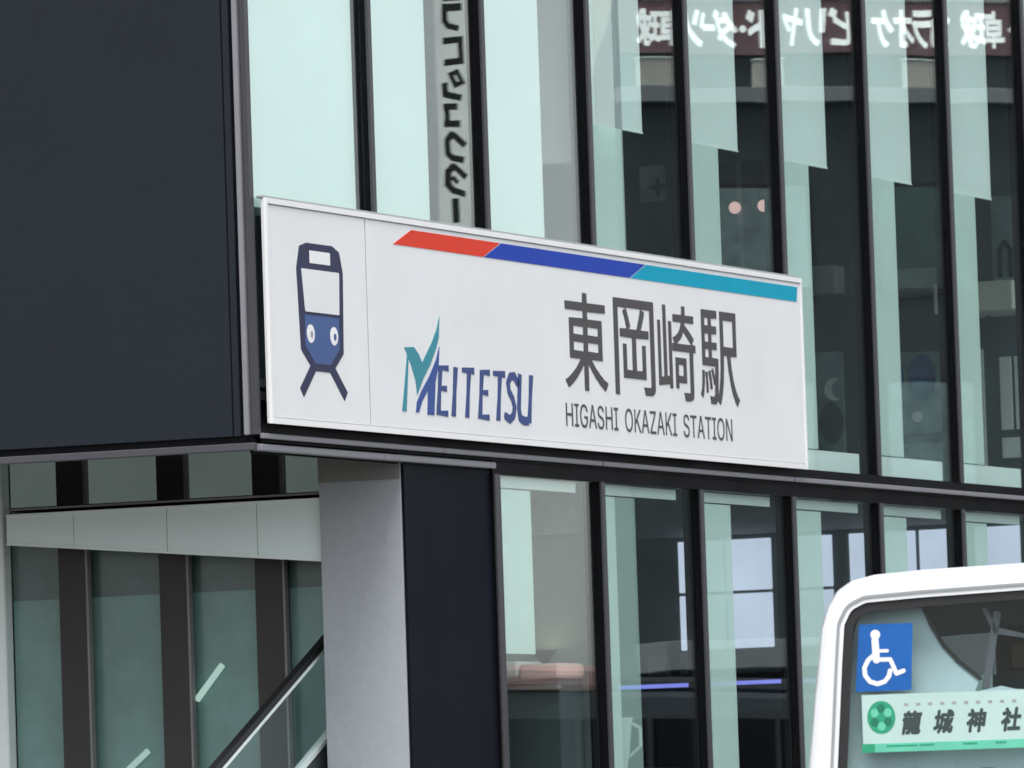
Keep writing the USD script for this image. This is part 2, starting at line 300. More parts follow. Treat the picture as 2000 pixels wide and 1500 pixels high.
# ---------------------------------------------------------------- station sign
SG = thing('station_sign', 'long white station sign with train symbol and coloured stripe on the glazed front', 'sign')
X0, X1, ZB, ZT, YF = 0.065, 9.69, 4.335, 5.845, -0.100
obj('sign_box', rbx(X0 + 0.02, X1 - 0.004, -0.088, -0.058, ZB + 0.004, ZT - 0.004, 0.003), SIGNW, SG)
obj('mounting', cat(*[bx(x - 0.05, x + 0.05, -0.058, -0.031, ZB + 0.1, ZT - 0.1) for x in (0.3, 1.9, 3.82, 5.72, 7.62, 9.5)]), BLACK, SG)
obj('sign_panel', rbx(X0 + 0.035, 1.617, YF, -0.087, ZB + 0.045, ZT - 0.045, 0.002), SIGNW, SG)
obj('sign_panel', rbx(1.635, X1 - 0.03, YF, -0.087, ZB + 0.045, ZT - 0.045, 0.002), SIGNW, SG)
obj('divider', bx(1.614, 1.638, -0.0925, -0.0875, ZB + 0.05, ZT - 0.05), INK, SG)
fr = Polygon([(X0, ZB), (X1, ZB), (X1, ZT), (X0, ZT)], [[(X0 + 0.03, ZB + 0.04), (X0 + 0.03, ZT - 0.036), (X1 - 0.028, ZT - 0.036), (X1 - 0.028, ZB + 0.04)]])
obj('sign_frame', front(fr, -0.086, 0.022), FRAMEW, SG)
obj('top_flashing', rbx(X0 + 0.01, X1 - 0.02, -0.085, -0.03, ZT + 0.001, ZT + 0.018, 0.003), STONE, SG)
def stripe(x0, x1, sl, sr): return Polygon([(x0, 5.655), (x1, 5.655), (x1 + sr, 5.772), (x0 + sl, 5.772)])
obj('red_stripe', front(stripe(2.07, 3.58, 0.31, 0.31), YF, 0.003), RED, SG)
obj('blue_stripe', front(stripe(3.60, 6.23, 0.31, 0.31), YF, 0.003), BLUE, SG)
obj('cyan_stripe', front(stripe(6.25, 9.58, 0.31, 0.02), YF, 0.003), CYAN, SG)
# train symbol
T = obj('train_symbol', front(Polygon([(0.53, 5.40), (0.58, 5.54), (0.68, 5.565), (1.08, 5.565), (1.18, 5.53), (1.225, 5.40), (1.20, 4.86), (1.03, 4.73), (0.74, 4.73), (0.565, 4.86)]).buffer(0.015), YF, 0.003), TRAINB, SG)
obj('symbol_face', front(Polygon([(0.62, 5.09), (1.15, 5.09), (1.15, 4.88), (1.0, 4.765), (0.76, 4.765), (0.615, 4.88)]), YF - 0.003, 0.002), TRAINL, T)
obj('symbol_window', front(Polygon([(0.60, 5.39), (1.165, 5.39), (1.15, 5.125), (0.64, 5.125)]).buffer(0.012), YF - 0.003, 0.002), SIGNW, T)
obj('symbol_board', front(sbox(0.72, 5.445, 1.04, 5.53), YF - 0.003, 0.002), WHITEP, T)
for cx in (0.70, 1.065):
    obj('symbol_lamp', front(affinity.scale(Point(cx, 4.965).buffer(0.06), 1.0, 1.05), YF - 0.005, 0.002), WHITEP, T)
    obj('symbol_lamp_mark', front(affinity.scale(Point(cx + 0.012, 4.96).buffer(0.02), 1.0, 1.2), YF - 0.007, 0.002), TRAINL if cx > 1 else STONE, T)
for a, b in (((0.745, 4.745), (0.545, 4.56)), ((1.02, 4.745), (1.235, 4.56))):
    obj('symbol_rail', front(LineString([a, b]).buffer(0.040, cap_style=2), YF + 0.0005, 0.003), TRAINB, T)
# wordmark
W = obj('wordmark', front(Polygon([(2.135, 4.50), (2.205, 4.50), (2.265, 4.87), (2.245, 4.90)]), YF, 0.003), TEAL, SG)
obj('mark_tick', front(Polygon([(2.20, 4.945), (2.36, 4.955), (2.44, 4.905), (2.49, 4.85), (2.55, 4.905), (2.66, 5.00), (2.75, 5.10), (2.80, 5.19), (2.78, 5.04), (2.72, 4.95), (2.62, 4.84), (2.50, 4.74), (2.39, 4.62), (2.37, 4.72), (2.30, 4.83)]), YF, 0.003), TEAL, W)
obj('mark_peak', front(Polygon([(2.36, 4.50), (2.38, 4.57), (2.46, 4.65), (2.60, 4.76), (2.72, 4.88), (2.785, 4.98), (2.765, 4.85), (2.70, 4.72), (2.665, 4.49), (2.55, 4.49), (2.57, 4.66), (2.47, 4.58), (2.41, 4.50)]), YF, 0.003), LOGOB, W)
def flare(x, w, z0=4.495, z1=4.845, sl=0.06): return Polygon([(x - w, z0), (x + w, z0), (x + w * 0.75 + sl * .5, (z0 + z1) / 2), (x + w + sl, z1), (x - w + sl, z1), (x - w * 0.75 + sl * .5, (z0 + z1) / 2)])
def arm(x0, x1, z, t): return Polygon([(x0, z - t), (x1, z - t * 1.5), (x1, z + t * 1.5), (x0, z + t)])
def lE(x): return union_all([flare(x, 0.036), arm(x + .05, x + .195, 4.83, .015), arm(x + .02, x + .155, 4.685, .015), arm(x, x + .165, 4.51, .015)])
def lT(x): return union_all([flare(x + .10, 0.036), arm(x + .035, x + .245, 4.83, .017)])
lS = LineString([(4.02, 4.78), (3.97, 4.825), (3.90, 4.82), (3.855, 4.77), (3.87, 4.71), (3.93, 4.66), (3.96, 4.60), (3.935, 4.54), (3.87, 4.51), (3.80, 4.53)]).buffer(0.030)
lU = union_all([LineString([(4.16, 4.845), (4.125, 4.60), (4.14, 4.53), (4.20, 4.51), (4.29, 4.51)]).buffer(0.032, cap_style=2), flare(4.30, 0.036)])
for p in (lE(2.735), flare(2.99, 0.038), lT(3.12), lE(3.44), lT(3.655), affinity.translate(lS, 0.09, 0), lU):
    obj('letter', front(p, YF, 0.003), LETTER, W)
# station name
for ch, a, b in (('東', 4.985, 5.765), ('岡', 5.90, 6.665), ('崎', 6.735, 7.465), ('駅', 7.55, 8.325)):
    obj('character', front(fit(glyphs(ch, bold=1), a, b, 4.775, 5.495), YF, 0.003), INK, SG)
for wd, a, b in (('HIGASHI', 4.965, 5.93), ('OKAZAKI', 6.06, 7.05), ('STATION', 7.18, 8.15)):
    obj('english_word', front(fit(glyphs(wd, 'latin'), a, b, 4.50, 4.675), YF, 0.0025), INK, SG)

# ---------------------------------------------------------------- things behind the glass, upper floor
ordn = ['first', 'second', 'third', 'fourth', 'fifth', 'sixth', 'seventh', 'eighth', 'ninth']
for i, (a, b) in enumerate(zip(MX[:-2], MX[1:-1])):
    lo = 5.80 if i < 3 else 6.795
    wd = 1.81 if i == 0 else (1.13 if i == 1 else 1.21)
    o = thing('hanging_screen', f'white hanging screen behind the upper glass, {ordn[i]} from the navy corner', 'screen', 'white screens hung behind the upper glass')
    obj('screen_sheet', bx(a + 0.055, a + wd, 0.050, 0.056, lo + 0.012, 9.0), SCREEN, o)
    obj('bottom_bar', rbx(a + 0.05, a + wd + 0.01, 0.045, 0.061, lo, lo + 0.014, 0.003), STRIP, o)
def wallbox(name, ya, yb, za, zb, mat, parent, d=0.03, x=17.0): return obj(name, rbx(x - d, x, yb, ya, za, zb, 0.005), mat, parent)
def frame_on(name, ya, yb, za, zb, t, mat, parent, d=0.04, x=17.0):
    p = Polygon([(-ya, za), (-yb, za), (-yb, zb), (-ya, zb)]).buffer(t, join_style=2).difference(sbox(-ya, za, -yb, zb))
    return obj(name, place(ext(p, d), (x, 0, 0), (0, -1, 0), (0, 0, 1)), mat, parent)
o = thing('framed_picture', 'small grey framed picture with a dark star on the upper end wall', 'picture')
wallbox('picture', 4.33, 4.07, 7.22, 7.55, POSTC, o); frame_on('frame', 4.33, 4.07, 7.22, 7.55, 0.03, IND, o)
obj('star', place(ext(Polygon([(0.0, .10), (.025, .03), (.09, 0.01), (.03, -.02), (.0, -.10), (-.03, -.02), (-.10, .0), (-.03, .03)]), 0.006), (16.968, 4.15, 7.35), (0, -1, 0), (0, 0, 1)), BLACK, o)
for k, (y, w) in enumerate(((3.39, 'left'), (3.11, 'right'))):
    o = thing('wall_lamp', f'small round pinkish wall lamp, the {w} of two behind the upper glass', 'lamp', 'pair of round wall lamps')
    s = trimesh.creation.icosphere(2, 0.055); s.apply_translation((16.93, y, 7.11)); obj('globe', s, LAMP, o, True)
    obj('base', bx(16.96, 17.0, y - 0.03, y + 0.03, 7.07, 7.15), BLACK, o)
    obj('door_leaf', bx(16.98, 17.0, y - 0.02, y + 0.24, 6.3, 7.52), DARKALU, ST); frame_on('door_frame', y + 0.25, y - 0.03, 6.29, 7.53, 0.02, ALU, ST, 0.03)
o = thing('wall_poster', 'grey green poster with a pale crescent right of the station sign', 'poster')
wallbox('sheet', 2.80, 2.42, 4.60, 5.76, POSTA, o)
cr = Point(0, 0).buffer(0.10).difference(Point(0.06, 0.0).buffer(0.09)); obj('crescent', place(ext(cr, 0.005), (16.967, 2.50, 5.42), (0, -1, 0), (0, 0, 1)), INW, o)
obj('dark_shape', place(ext(affinity.scale(Point(0, 0).buffer(0.12), 0.9, 1.6), 0.004), (16.968, 2.54, 5.12), (0, -1, 0), (0, 0, 1)), IND, o)
o = thing('wall_poster', 'blue and grey picture poster behind the seventh upper bay', 'poster')
wallbox('sheet', 2.12, 1.47, 4.98, 5.71, POSTA, o)
obj('blue_shape', place(ext(affinity.scale(Point(0, 0).buffer(0.16), 0.8, 1.3), 0.005), (16.967, 1.66, 5.48), (0, -1, 0), (0, 0, 1)), POSTB, o)
obj('blue_shape', place(ext(affinity.scale(Point(0, 0).buffer(0.12), 0.8, 1.6), 0.005), (16.967, 1.93, 5.50), (0, -1, 0), (0, 0, 1)), POSTB, o)
obj('bright_spot', place(ext(Point(0, 0).buffer(0.05), 0.007), (16.966, 1.72, 5.13), (0, -1, 0), (0, 0, 1)), INW, o)
wallbox('lower_sheet', 2.10, 1.45, 4.50, 4.90, POSTA, o)
o = thing('bench', 'pale cream bench top behind the upper glass at right', 'bench')
for ya, yb in ((1.24, 1.04), (0.97, 0.50)): obj('seat', rbx(16.2, 17.0, yb, ya, 5.98, 6.24, 0.01), INC, o)
wallbox('back', 0.95, 0.45, 6.30, 7.05, POSTA, o, 0.05)
obj('arch', place(ext(LineString([(-.05, -.18), (-.05, .05), (0, .12), (.05, .05), (.05, -.18)]).buffer(0.02), 0.02), (16.94, 0.82, 6.52), (0, -1, 0), (0, 0, 1)), BLACK, o)
o = thing('wall_shelf', 'grey sill shelf behind the upper glass above the posters', 'shelf')
wallbox('shelf', 2.76, 2.38, 6.27, 6.52, STONE, o, 0.25); wallbox('shelf', 1.85, 1.40, 6.20, 6.44, STONE, o, 0.25)
o = thing('slatted_blind', 'pale slatted blind in the upper end wall at far right', 'blind')
for k in range(3): wallbox('slat', 0.93 - k * 0.14, 0.82 - k * 0.14, 4.97, 5.62, INW, o)
wallbox('sill', 0.93, 0.50, 4.72, 4.90, INW, o); wallbox('slat', 1.17, 1.08, 4.55, 5.70, INW, o)

# ---------------------------------------------------------------- things behind the glass, ground floor
pairs = [(4.08, 3.64, 'leftmost'), (3.62, 3.18, 'second from left'), (2.96, 2.59, 'third from left'), (2.42, 2.19, 'narrow middle'), (2.12, 1.79, 'third from right'), (1.75, 1.42, 'second from right'), (1.22, 0.80, 'rightmost')]
for ya, yb, w in pairs:
    o = thing('notice_board', f'pale blue notice board with added glow on the ground floor end wall, {w}', 'notice board', 'notice boards with added glow in the ground floor hall')
    for za, zb in ((3.66, 4.12), (3.14, 3.63)):
        wallbox('sheet', ya, yb, za, zb, BOARD, o)
    wallbox('rail', ya, yb, 3.632, 3.658, STEEL, o, 0.04)
o = thing('light_strip', 'thin blue light line running across the ground floor hall', 'light')
obj('tube', bx(16.72, 16.75, 2.4, 4.64, 2.805, 2.84), LED, o); obj('shelf', rbx(16.6, 17.0, 2.4, 4.68, 2.85, 2.90), BLACK, o)
o = thing('hall_counter', 'grey counter front below the notice boards', 'counter')
wallbox('panel', 4.42, 4.20, 2.92, 3.10, STONE, o); wallbox('panel', 4.10, 3.80, 2.92, 3.10, STONE, o); wallbox('panel', 3.6, 3.0, 2.92, 3.08, STONE, o); wallbox('panel', 2.9, 2.5, 2.92, 3.06, STONE, o)
obj('body', rbx(16.4, 17.0, 0.4, 5.6, 0.14, 2.55), BLACK, o)
o = thing('reflection_counter', 'dark counter behind the first ground floor bay, its white and pink top standing in for a vehicle reflection', 'counter')  # coloured top added in place of a red and white vehicle reflection
obj('white_top', rbx(5.3, 5.78, 0.50, 1.3, 2.70, 2.815, 0.02), WHITEP, o); obj('pink_top', rbx(5.3, 5.78, 0.17, 0.495, 2.68, 2.79, 0.02), INP, o)
obj('body', rbx(5.36, 5.78, 0.19, 1.3, 0.145, 2.67, 0.01), IND, o); obj('edge_rail', rbx(5.29, 5.36, 0.18, 1.3, 2.60, 2.63, 0.004), ALU, o)
o = thing('uplighter', 'dark cone uplighter glowing warm on the pale inner wall', 'lamp')
cone = trimesh.creation.revolve(np.array([(0.0, -0.10), (0.02, -0.10), (0.095, 0.0), (0.085, 0.0), (0.0, -0.06)]), sections=20); cone.apply_translation((5.86, 0.53, 2.90)); obj('cone', cone, BLACK, o, 30)
d = trimesh.creation.cylinder(0.05, 0.01, sections=16); d.apply_translation((5.86, 0.53, 2.888)); obj('bulb', d, WARM, o)
for k, (a, b) in enumerate((((0.93, 3.86), (0.74, 4.00)), ((0.92, 3.50), (0.73, 3.71)), ((0.66, 3.16), (0.60, 3.24)))):
    o = thing('light_tube', f'short slanting white light tube on the inner wall, {["upper", "middle", "lowest"][k]} of three', 'light', 'slanting light tubes in the ground floor hall')
    obj('tube', bar((5.76, a[0], a[1]), (5.76, b[0], b[1]), 0.016), TUBE, o); obj('bracket', bar((5.78, (a[0] + b[0]) / 2, (a[1] + b[1]) / 2), (6.0, (a[0] + b[0]) / 2, (a[1] + b[1]) / 2), 0.008), STEEL, o)
o = thing('white_jug', 'white tapering jug with a handle inside the ground floor glass', 'jug')
prof = np.array([(0.0, 0), (0.05, 0), (0.07, 0.12), (0.10, 0.38), (0.11, 0.40), (0.095, 0.39), (0.045, 0.02), (0, 0.02)])
j = trimesh.creation.revolve(prof, sections=24); j.apply_translation((7.2, 0.52, 2.0)); obj('body', j, WHITEP, o, 30)
obj('handle', trimesh.util.concatenate([bar(p, q, 0.012) for p, q in zip([(7.2, 0.43, 2.36), (7.2, 0.35, 2.32), (7.2, 0.35, 2.18)], [(7.2, 0.35, 2.32), (7.2, 0.35, 2.18), (7.2, 0.45, 2.10)])]), WHITEP, o)
o = thing('side_table', 'dark table inside the ground floor glass', 'table')
obj('top', rbx(6.9, 7.6, 0.2, 0.8, 1.98, 2.015), BLACK, o); obj('leg', bx(7.2, 7.3, 0.45, 0.55, 0.14, 1.98), BLACK, o)

# ---------------------------------------------------------------- escalator in the recess
ES = thing('escalator', 'escalator rising under the overhang with black handrail and glass side', 'escalator')
def inc(xa, za, xb, zb, y0, y1, t0, t1):
    v = [(x, y, z + t) for (x, z) in ((xa, za), (xb, zb)) for y in (y0, y1) for t in (t0, t1)]
    return trimesh.convex.convex_hull(np.array(v))
xa, xb = -1.2, 2.84
ha = lambda x: 2.07 + (x - 0.85) * 0.497
obj('handrail', inc(xa, ha(xa), xb, ha(xb), 0.73, 0.785, 0.0, 0.052), RUBBER, ES, label='black rubber handrail')
obj('rail_trim', inc(xa, ha(xa), xb, ha(xb), 0.73, 0.79, -0.03, -0.002), TRIMW, ES)
obj('glass_side', inc(xa, ha(xa), xb, ha(xb), 0.755, 0.765, -0.62, -0.031), CARGLASS, ES)
obj('skirt_trim', inc(xa, ha(xa), xb, ha(xb), 0.73, 0.79, -0.66, -0.625), TRIMW, ES)
obj('truss', inc(xa, ha(xa), xb, ha(xb), 0.74, 0.80, -1.1, -0.665), IND, ES)
for k, (a, b) in enumerate((((1.90, 2.575), (1.69, 2.816)), ((2.53, 2.045), (2.30, 2.227)))):
    o = thing('reflected_light_bar', f'slanting pale bar standing in for a light reflected in the teal glass, {["upper one beside the second fin", "lower one near the picture edge"][k]}', 'light', 'slanting bars standing in for reflected lights in the recess')  # glowing bars added where the glass would reflect fluorescent lights
    obj('tube', bar((2.825, a[0], a[1]), (2.825, b[0], b[1]), 0.023), TUBE, o); obj('bracket', bar((2.825, (a[0] + b[0]) / 2, (a[1] + b[1]) / 2), (2.85, (a[0] + b[0]) / 2, (a[1] + b[1]) / 2), 0.01), STEEL, o)

# ---------------------------------------------------------------- white van, rear towards the camera
V = thing('white_van', 'white van seen from behind with stickers in its rear window', 'van')
YAW = math.radians(5.0)
vr = r0 * math.cos(YAW) - dh * math.sin(YAW)         # across the van, to the right seen from behind
VO = np.array([CAM[0], CAM[1], 0]) + dh * 19.8 + (r0 - vr) * 0.85
def van(mesh): return place(mesh, VO, vr, Z)      # local x = right, y = up, z = r0 x Z = towards the camera
half = [(-0.93, 0.42), (-0.965, 0.62), (-0.965, 1.15), (-0.921, 1.736), (-0.895, 1.947), (-0.872, 2.120), (-0.855, 2.175), (-0.825, 2.222), (-0.785, 2.248), (-0.72, 2.263), (-0.586, 2.272), (-0.30, 2.281)]
CX = 1.702
outl = Polygon([(CX + x, z) for x, z in half] + [(CX - x, z) for x, z in half[::-1]]).buffer(-0.05, 16).buffer(0.05, 16)
whalf = [(-0.862, 1.16), (-0.838, 1.733), (-0.816, 2.014), (-0.806, 2.125), (-0.785, 2.166), (-0.745, 2.185), (-0.59, 2.194), (-0.3, 2.205)]
wpoly = Polygon([(CX + x, z) for x, z in whalf] + [(CX - x, z) for x, z in whalf[::-1]]).buffer(-0.04, 16).buffer(0.04, 16)
def layer(poly, w): return [(x, y, w) for x, y in list(poly.exterior.coords)[:-1]]
def hull(pts): return m3.Manifold.hull_points(np.array(pts, np.float64))
def mext(poly, w0, w1):
    m = trimesh.creation.extrude_polygon(poly, abs(w1 - w0), engine='earcut'); m.apply_translation((0, 0, min(w0, w1)))
    return m3.Manifold(m3.Mesh(np.asarray(m.vertices, np.float32), np.asarray(m.faces, np.uint32)))
front_low = Polygon([(CX - 0.9, 0.42), (CX + 0.9, 0.42), (CX + 0.9, 1.05), (CX - 0.9, 1.05)])
body = hull(layer(outl.buffer(-0.045), 0.03) + layer(outl.buffer(-0.026), 0.022) + layer(outl.buffer(-0.010), 0.004) + layer(outl, -0.030) + layer(outl, -3.9) + layer(front_low, -4.75))
inner = hull(layer(outl.buffer(-0.07), -0.03) + layer(outl.buffer(-0.07), -3.85) + layer(front_low.buffer(-0.07), -4.6)) ^ mext(sbox(CX - 2, 0.75, CX + 2, 3), -6, 1)
shell = body - inner - mext(wpoly, -0.2, 0.2)
for (w0, w1) in ((-1.75, -0.45), (-3.0, -1.9), (-3.75, -3.1)):
    shell = shell - mext(sbox(CX - 2, 1.3, CX + 2, 1.98), w0, w1)
shell = shell - mext(sbox(CX - 0.75, 1.25, CX + 0.75, 2.05), -5, -3.9)
for u in (-0.75, 0.75):
    for w in (-0.95, -3.75):
        cyl = trimesh.creation.cylinder(0.38, 0.5, sections=32); cyl.apply_transform(trimesh.transformations.rotation_matrix(math.pi / 2, (0, 1, 0))); cyl.apply_translation((CX + u * 1.25, 0.34, w))
        shell = shell - m3.Manifold(m3.Mesh(np.asarray(cyl.vertices, np.float32), np.asarray(cyl.faces, np.uint32)))
def tm(mf):
    q = mf.to_mesh(); return trimesh.Trimesh(q.vert_properties[:, :3], q.tri_verts, process=False)
obj('body', van(tm(shell)), VANW, V, 35)
gl = ext(wpoly.buffer(-0.002), 0.005); gl.apply_translation((0, 0, 0.006)); gp = obj('rear_window', van(gl), CARGLASS, V)
ring = wpoly.buffer(0.0).difference(wpoly.buffer(-0.026)); rg = ext(ring, 0.012); rg.apply_translation((0, 0, 0.012)); obj('window_seal', van(rg), RUBBER, V)
groove = wpoly.buffer(0.020).difference(wpoly.buffer(0.012)); gg = ext(groove, 0.006); gg.apply_translation((0, 0, 0.0275)); obj('hatch_seam', van(gg), STONE, V)
def vflat(name, poly, w, t, mat, parent): q = ext(poly, t); q.apply_translation((0, 0, w)); return obj(name, van(q), mat, parent)
for (w0, w1) in ((-1.75, -0.45), (-3.0, -1.9), (-3.75, -3.1)):
    for sx in (-1, 1):
        v = [(CX + sx * (xx + d), z, w) for (xx, z) in ((0.945, 1.3), (0.885, 1.98)) for d in (0, 0.005) for w in (w0, w1)]
        obj('side_window', van(trimesh.convex.convex_hull(np.array(v))), CARGLASS, V)
obj('windscreen', van(trimesh.convex.convex_hull(np.array([(CX + sx * 0.75, z, w + d) for sx in (-1, 1) for (z, w) in ((1.25, -4.45), (2.05, -4.05)) for d in (0, 0.006)]))), CARGLASS, V)
# lining and things inside
lin = hull(layer(outl.buffer(-0.074), -0.034) + layer(outl.buffer(-0.074), -3.8)) - hull(layer(outl.buffer(-0.09), 0.1) + layer(outl.buffer(-0.09), -4.0)) - mext(sbox(CX - 2, 1.3, CX + 2, 1.98), -3.75, -0.45) - mext(sbox(CX - 2, -1, CX + 2, 0.8), -6, 1)
obj('lining', van(tm(lin)), VANIN, V)
pale_panel = Polygon([(0.84, 1.2), (0.862, 2.16), (1.113, 2.172), (1.135, 2.115), (1.165, 2.062), (1.205, 2.016), (1.262, 1.968), (1.246, 1.93), (1.32, 1.945), (1.36, 1.935), (2.5, 1.84), (2.54, 1.2)])
vflat('added_pale_panel', pale_panel, -0.075, 0.012, PALEP, V)  # panel added inside to give the window its pale sky reflection
vflat('pale_panel_edge', LineString([(1.113, 2.172), (1.135, 2.115), (1.165, 2.062), (1.205, 2.016), (1.262, 1.968)]).buffer(0.006), -0.078, 0.02, RUBBER, V)
vflat('pale_panel_fold', Polygon([(1.06, 1.2), (1.08, 1.75), (1.19, 1.75), (1.17, 1.2)]), -0.062, 0.01, PALEP, V)
vflat('pale_panel_strap', Polygon([(1.252, 1.72), (1.29, 1.72), (1.28, 1.5), (1.245, 1.5)]), -0.058, 0.01, RUBBER, V)
vflat('belt', Polygon([(1.262, 1.93), (1.285, 1.935), (1.325, 2.15), (1.305, 2.155)]), -0.14, 0.01, ALU, V)
vflat('belt', Polygon([(1.272, 2.16), (1.284, 2.165), (1.318, 2.10), (1.306, 2.09)]), -0.14, 0.01, ALU, V)
vflat('belt', Polygon([(1.31, 2.11), (1.40, 2.085), (1.40, 2.075), (1.31, 2.09)]), -0.14, 0.01, ALU, V)
vflat('headrest', Polygon([(1.300, 1.98), (1.30, 2.10), (1.34, 2.12), (1.52, 2.12), (1.56, 2.09), (1.55, 1.96)]), -0.55, 0.12, RUBBER, V)
vflat('headrest', Polygon([(1.345, 2.0), (1.345, 2.07), (1.5, 2.07), (1.5, 2.0)]), -0.42, 0.02, plain('wood_brown', (0.10, 0.06, 0.035), 0.6), V)
vflat('seat_back', Polygon([(0.95, 1.0), (0.95, 1.75), (2.45, 1.75), (2.45, 1.0)]), -0.9, 0.12, VANIN, V)
# stickers
A = vflat('access_sticker', Polygon([(0.920, 1.940), (1.074, 1.941), (1.084, 2.125), (0.936, 2.126)]), 0.012, 0.001, STKB, V)
tag(A, 'blue square sticker with a white wheelchair symbol')
def wp(px, py): return (0.936 + (px - 1683) * 0.001415 + (py - 1220) * 0.00001, 2.126 - (py - 1220) * 0.001415)   # sticker drawing in millimetre-like units
def wl(pts, w): return LineString([wp(*p) for p in pts]).buffer(w * 0.001415 / 2)
wc = union_all([Point(wp(1714, 1241)).buffer(0.0135), wl([(1713, 1252), (1714, 1290)], 14), wl([(1714, 1273), (1736, 1273)], 6.5), wl([(1714, 1290), (1741, 1290), (1752, 1318), (1766, 1313)], 8.5),
     wl([(1709, 1281), (1698, 1290), (1690, 1305), (1691, 1320), (1700, 1332), (1714, 1337), (1728, 1333), (1737, 1323), (1740, 1312)], 9)])
vflat('wheelchair_symbol', wc, 0.013, 0.0006, WHITEP, A)
S = vflat('shrine_sticker', sbox(0.936, 1.777, 1.49, 1.931), 0.0122, 0.001, STKM, V)
tag(S, 'long pale green sticker with black brush characters and a green crest')
vflat('green_band', sbox(0.932, 1.772, 1.49, 1.796), 0.0132, 0.0006, STKL, S); vflat('green_band', sbox(0.932, 1.772, 0.968, 1.796), 0.0138, 0.0006, STKG, S)
for a, b in ((1.00, 1.085), (1.09, 1.13), (1.21, 1.25), (1.30, 1.33)): vflat('band_print', sbox(a, 1.786, b, 1.791), 0.0139, 0.0004, STKG, S)
vflat('crest', affinity.scale(Point(0.9885, 1.868).buffer(0.042), 0.92, 1.08), 0.0132, 0.0006, STKG, S)
for k in range(3):
    an = math.radians(90 + 120 * k + 180); vflat('crest_leaf', affinity.scale(Point(0.9885 + 0.021 * math.cos(an), 1.868 + 0.025 * math.sin(an)).buffer(0.011), 1, 1.1), 0.0138, 0.0005, STKL, S)
    an += math.pi / 3; vflat('crest_leaf', affinity.scale(Point(0.9885 + 0.021 * math.cos(an), 1.868 + 0.025 * math.sin(an)).buffer(0.011), 1, 1.1), 0.0138, 0.0005, STKK, S)
for ch, a, b in (('龍', 1.043, 1.102), ('城', 1.130, 1.190), ('神', 1.222, 1.279), ('社', 1.317, 1.374)):
    vflat('character', fit(affinity.skew(glyphs(ch, bold=7), 12), a, b, 1.818, 1.884), 0.0132, 0.0006, STKD, S)
for k in range(10): vflat('small_print', sbox(1.052 + k * 0.033, 1.897, 1.052 + k * 0.033 + 0.012, 1.905), 0.0132, 0.0004, STONE, S)
# lower body, mostly below the picture
vflat('bumper', sbox(CX - 0.93, 0.36, CX + 0.93, 0.60), 0.02, 0.09, VANW, V)
for sx in (-1, 1): vflat('tail_light', sbox(CX + sx * 0.90 - 0.05, 0.85, CX + sx * 0.90 + 0.05, 1.12), 0.02, 0.03, TAILR, V)
vflat('number_plate', sbox(CX - 0.165, 0.72, CX + 0.165, 0.885), 0.025, 0.02, WHITEP, V)
for u in (-1, 1):
    for w in (-0.95, -3.75):
        c = trimesh.creation.cylinder(0.33, 0.2, sections=28); c.apply_transform(trimesh.transformations.rotation_matrix(math.pi / 2, (0, 1, 0))); c.apply_translation((CX + u * 0.83, 0.33, w)); wh = obj('wheel', van(c), RUBBER, V, 30)
        c = trimesh.creation.cylinder(0.19, 0.21, sections=20); c.apply_transform(trimesh.transformations.rotation_matrix(math.pi / 2, (0, 1, 0))); c.apply_translation((CX + u * 0.83, 0.33, w)); obj('rim', van(c), ALU, wh, 30)

# ---------------------------------------------------------------- building across the street (seen mirrored in the glass)
A0, B0 = np.array([50.0, -18.24, 0]), np.array([53.9, -13.90, 0])
eL = (A0 - B0) / np.linalg.norm(A0 - B0)           # reading direction of its sign
nO = np.cross(eL, Z)
OB = thing('shop_building', 'dark shop building across the street mirrored in the station glass', 'building')
def ob(u0, u1, z0, z1, d0, d1, b=0.01):            # u runs along the front in reading direction from B0, d outwards
    m = rbx(u0, u1, z0, z1, d0, d1, b); return place(m, B0, eL, Z)
vdir = np.array([0.905, -0.425, 0])                    # end wall shaped to stay out of the mirrored view, leaving sky
def prism(u0, u1, z0, z1, depth):
    P0, P1 = B0 + eL * u0, B0 + eL * u1
    return trimesh.convex.convex_hull(np.array([q + Z * z for q in (P0, P1, P1 + vdir * depth, P0 + vdir * depth) for z in (z0, z1)]))
obj('wall', prism(-9, 6.2, 0, 13.2, 12), DARKW, OB); obj('upper_wall', prism(-8.98, 6.18, 13.2, 18.0, 11.9), CREAM, OB)
obj('roof', prism(-9.05, 6.25, 18.0, 18.3, 12.1), STONE, OB)
obj('cornice', ob(-9, 6.2, 11.72, 11.93, 0, 0.25), STONE, OB)
for k in range(6):
    u = -8.7 + k * 2.4
    for z0 in (6.2, 9.0):
        f = obj('window', ob(u, u + 1.5, z0, z0 + 1.6, 0.002, 0.05), DARKALU, OB); obj('window_glass', ob(u + 0.07, u + 1.43, z0 + 0.07, z0 + 1.53, 0.05, 0.06), [DARKW, STONE, TEALD, DARKALU, POSTA][(k * 2 + int(z0)) % 5], f)
    obj('window', ob(u, u + 1.4, 14.6, 16.4, 0.0, 0.05), DARKALU, OB)
for k in range(4): obj('shopfront', ob(-8 + k * 3.6, -8 + k * 3.6 + 3.3, 0.5, 3.4, 0.004, 0.04), DARKALU, OB)
obj('canopy', ob(-9, 6.2, 3.7, 4.1, 0, 1.2), STONE, OB)
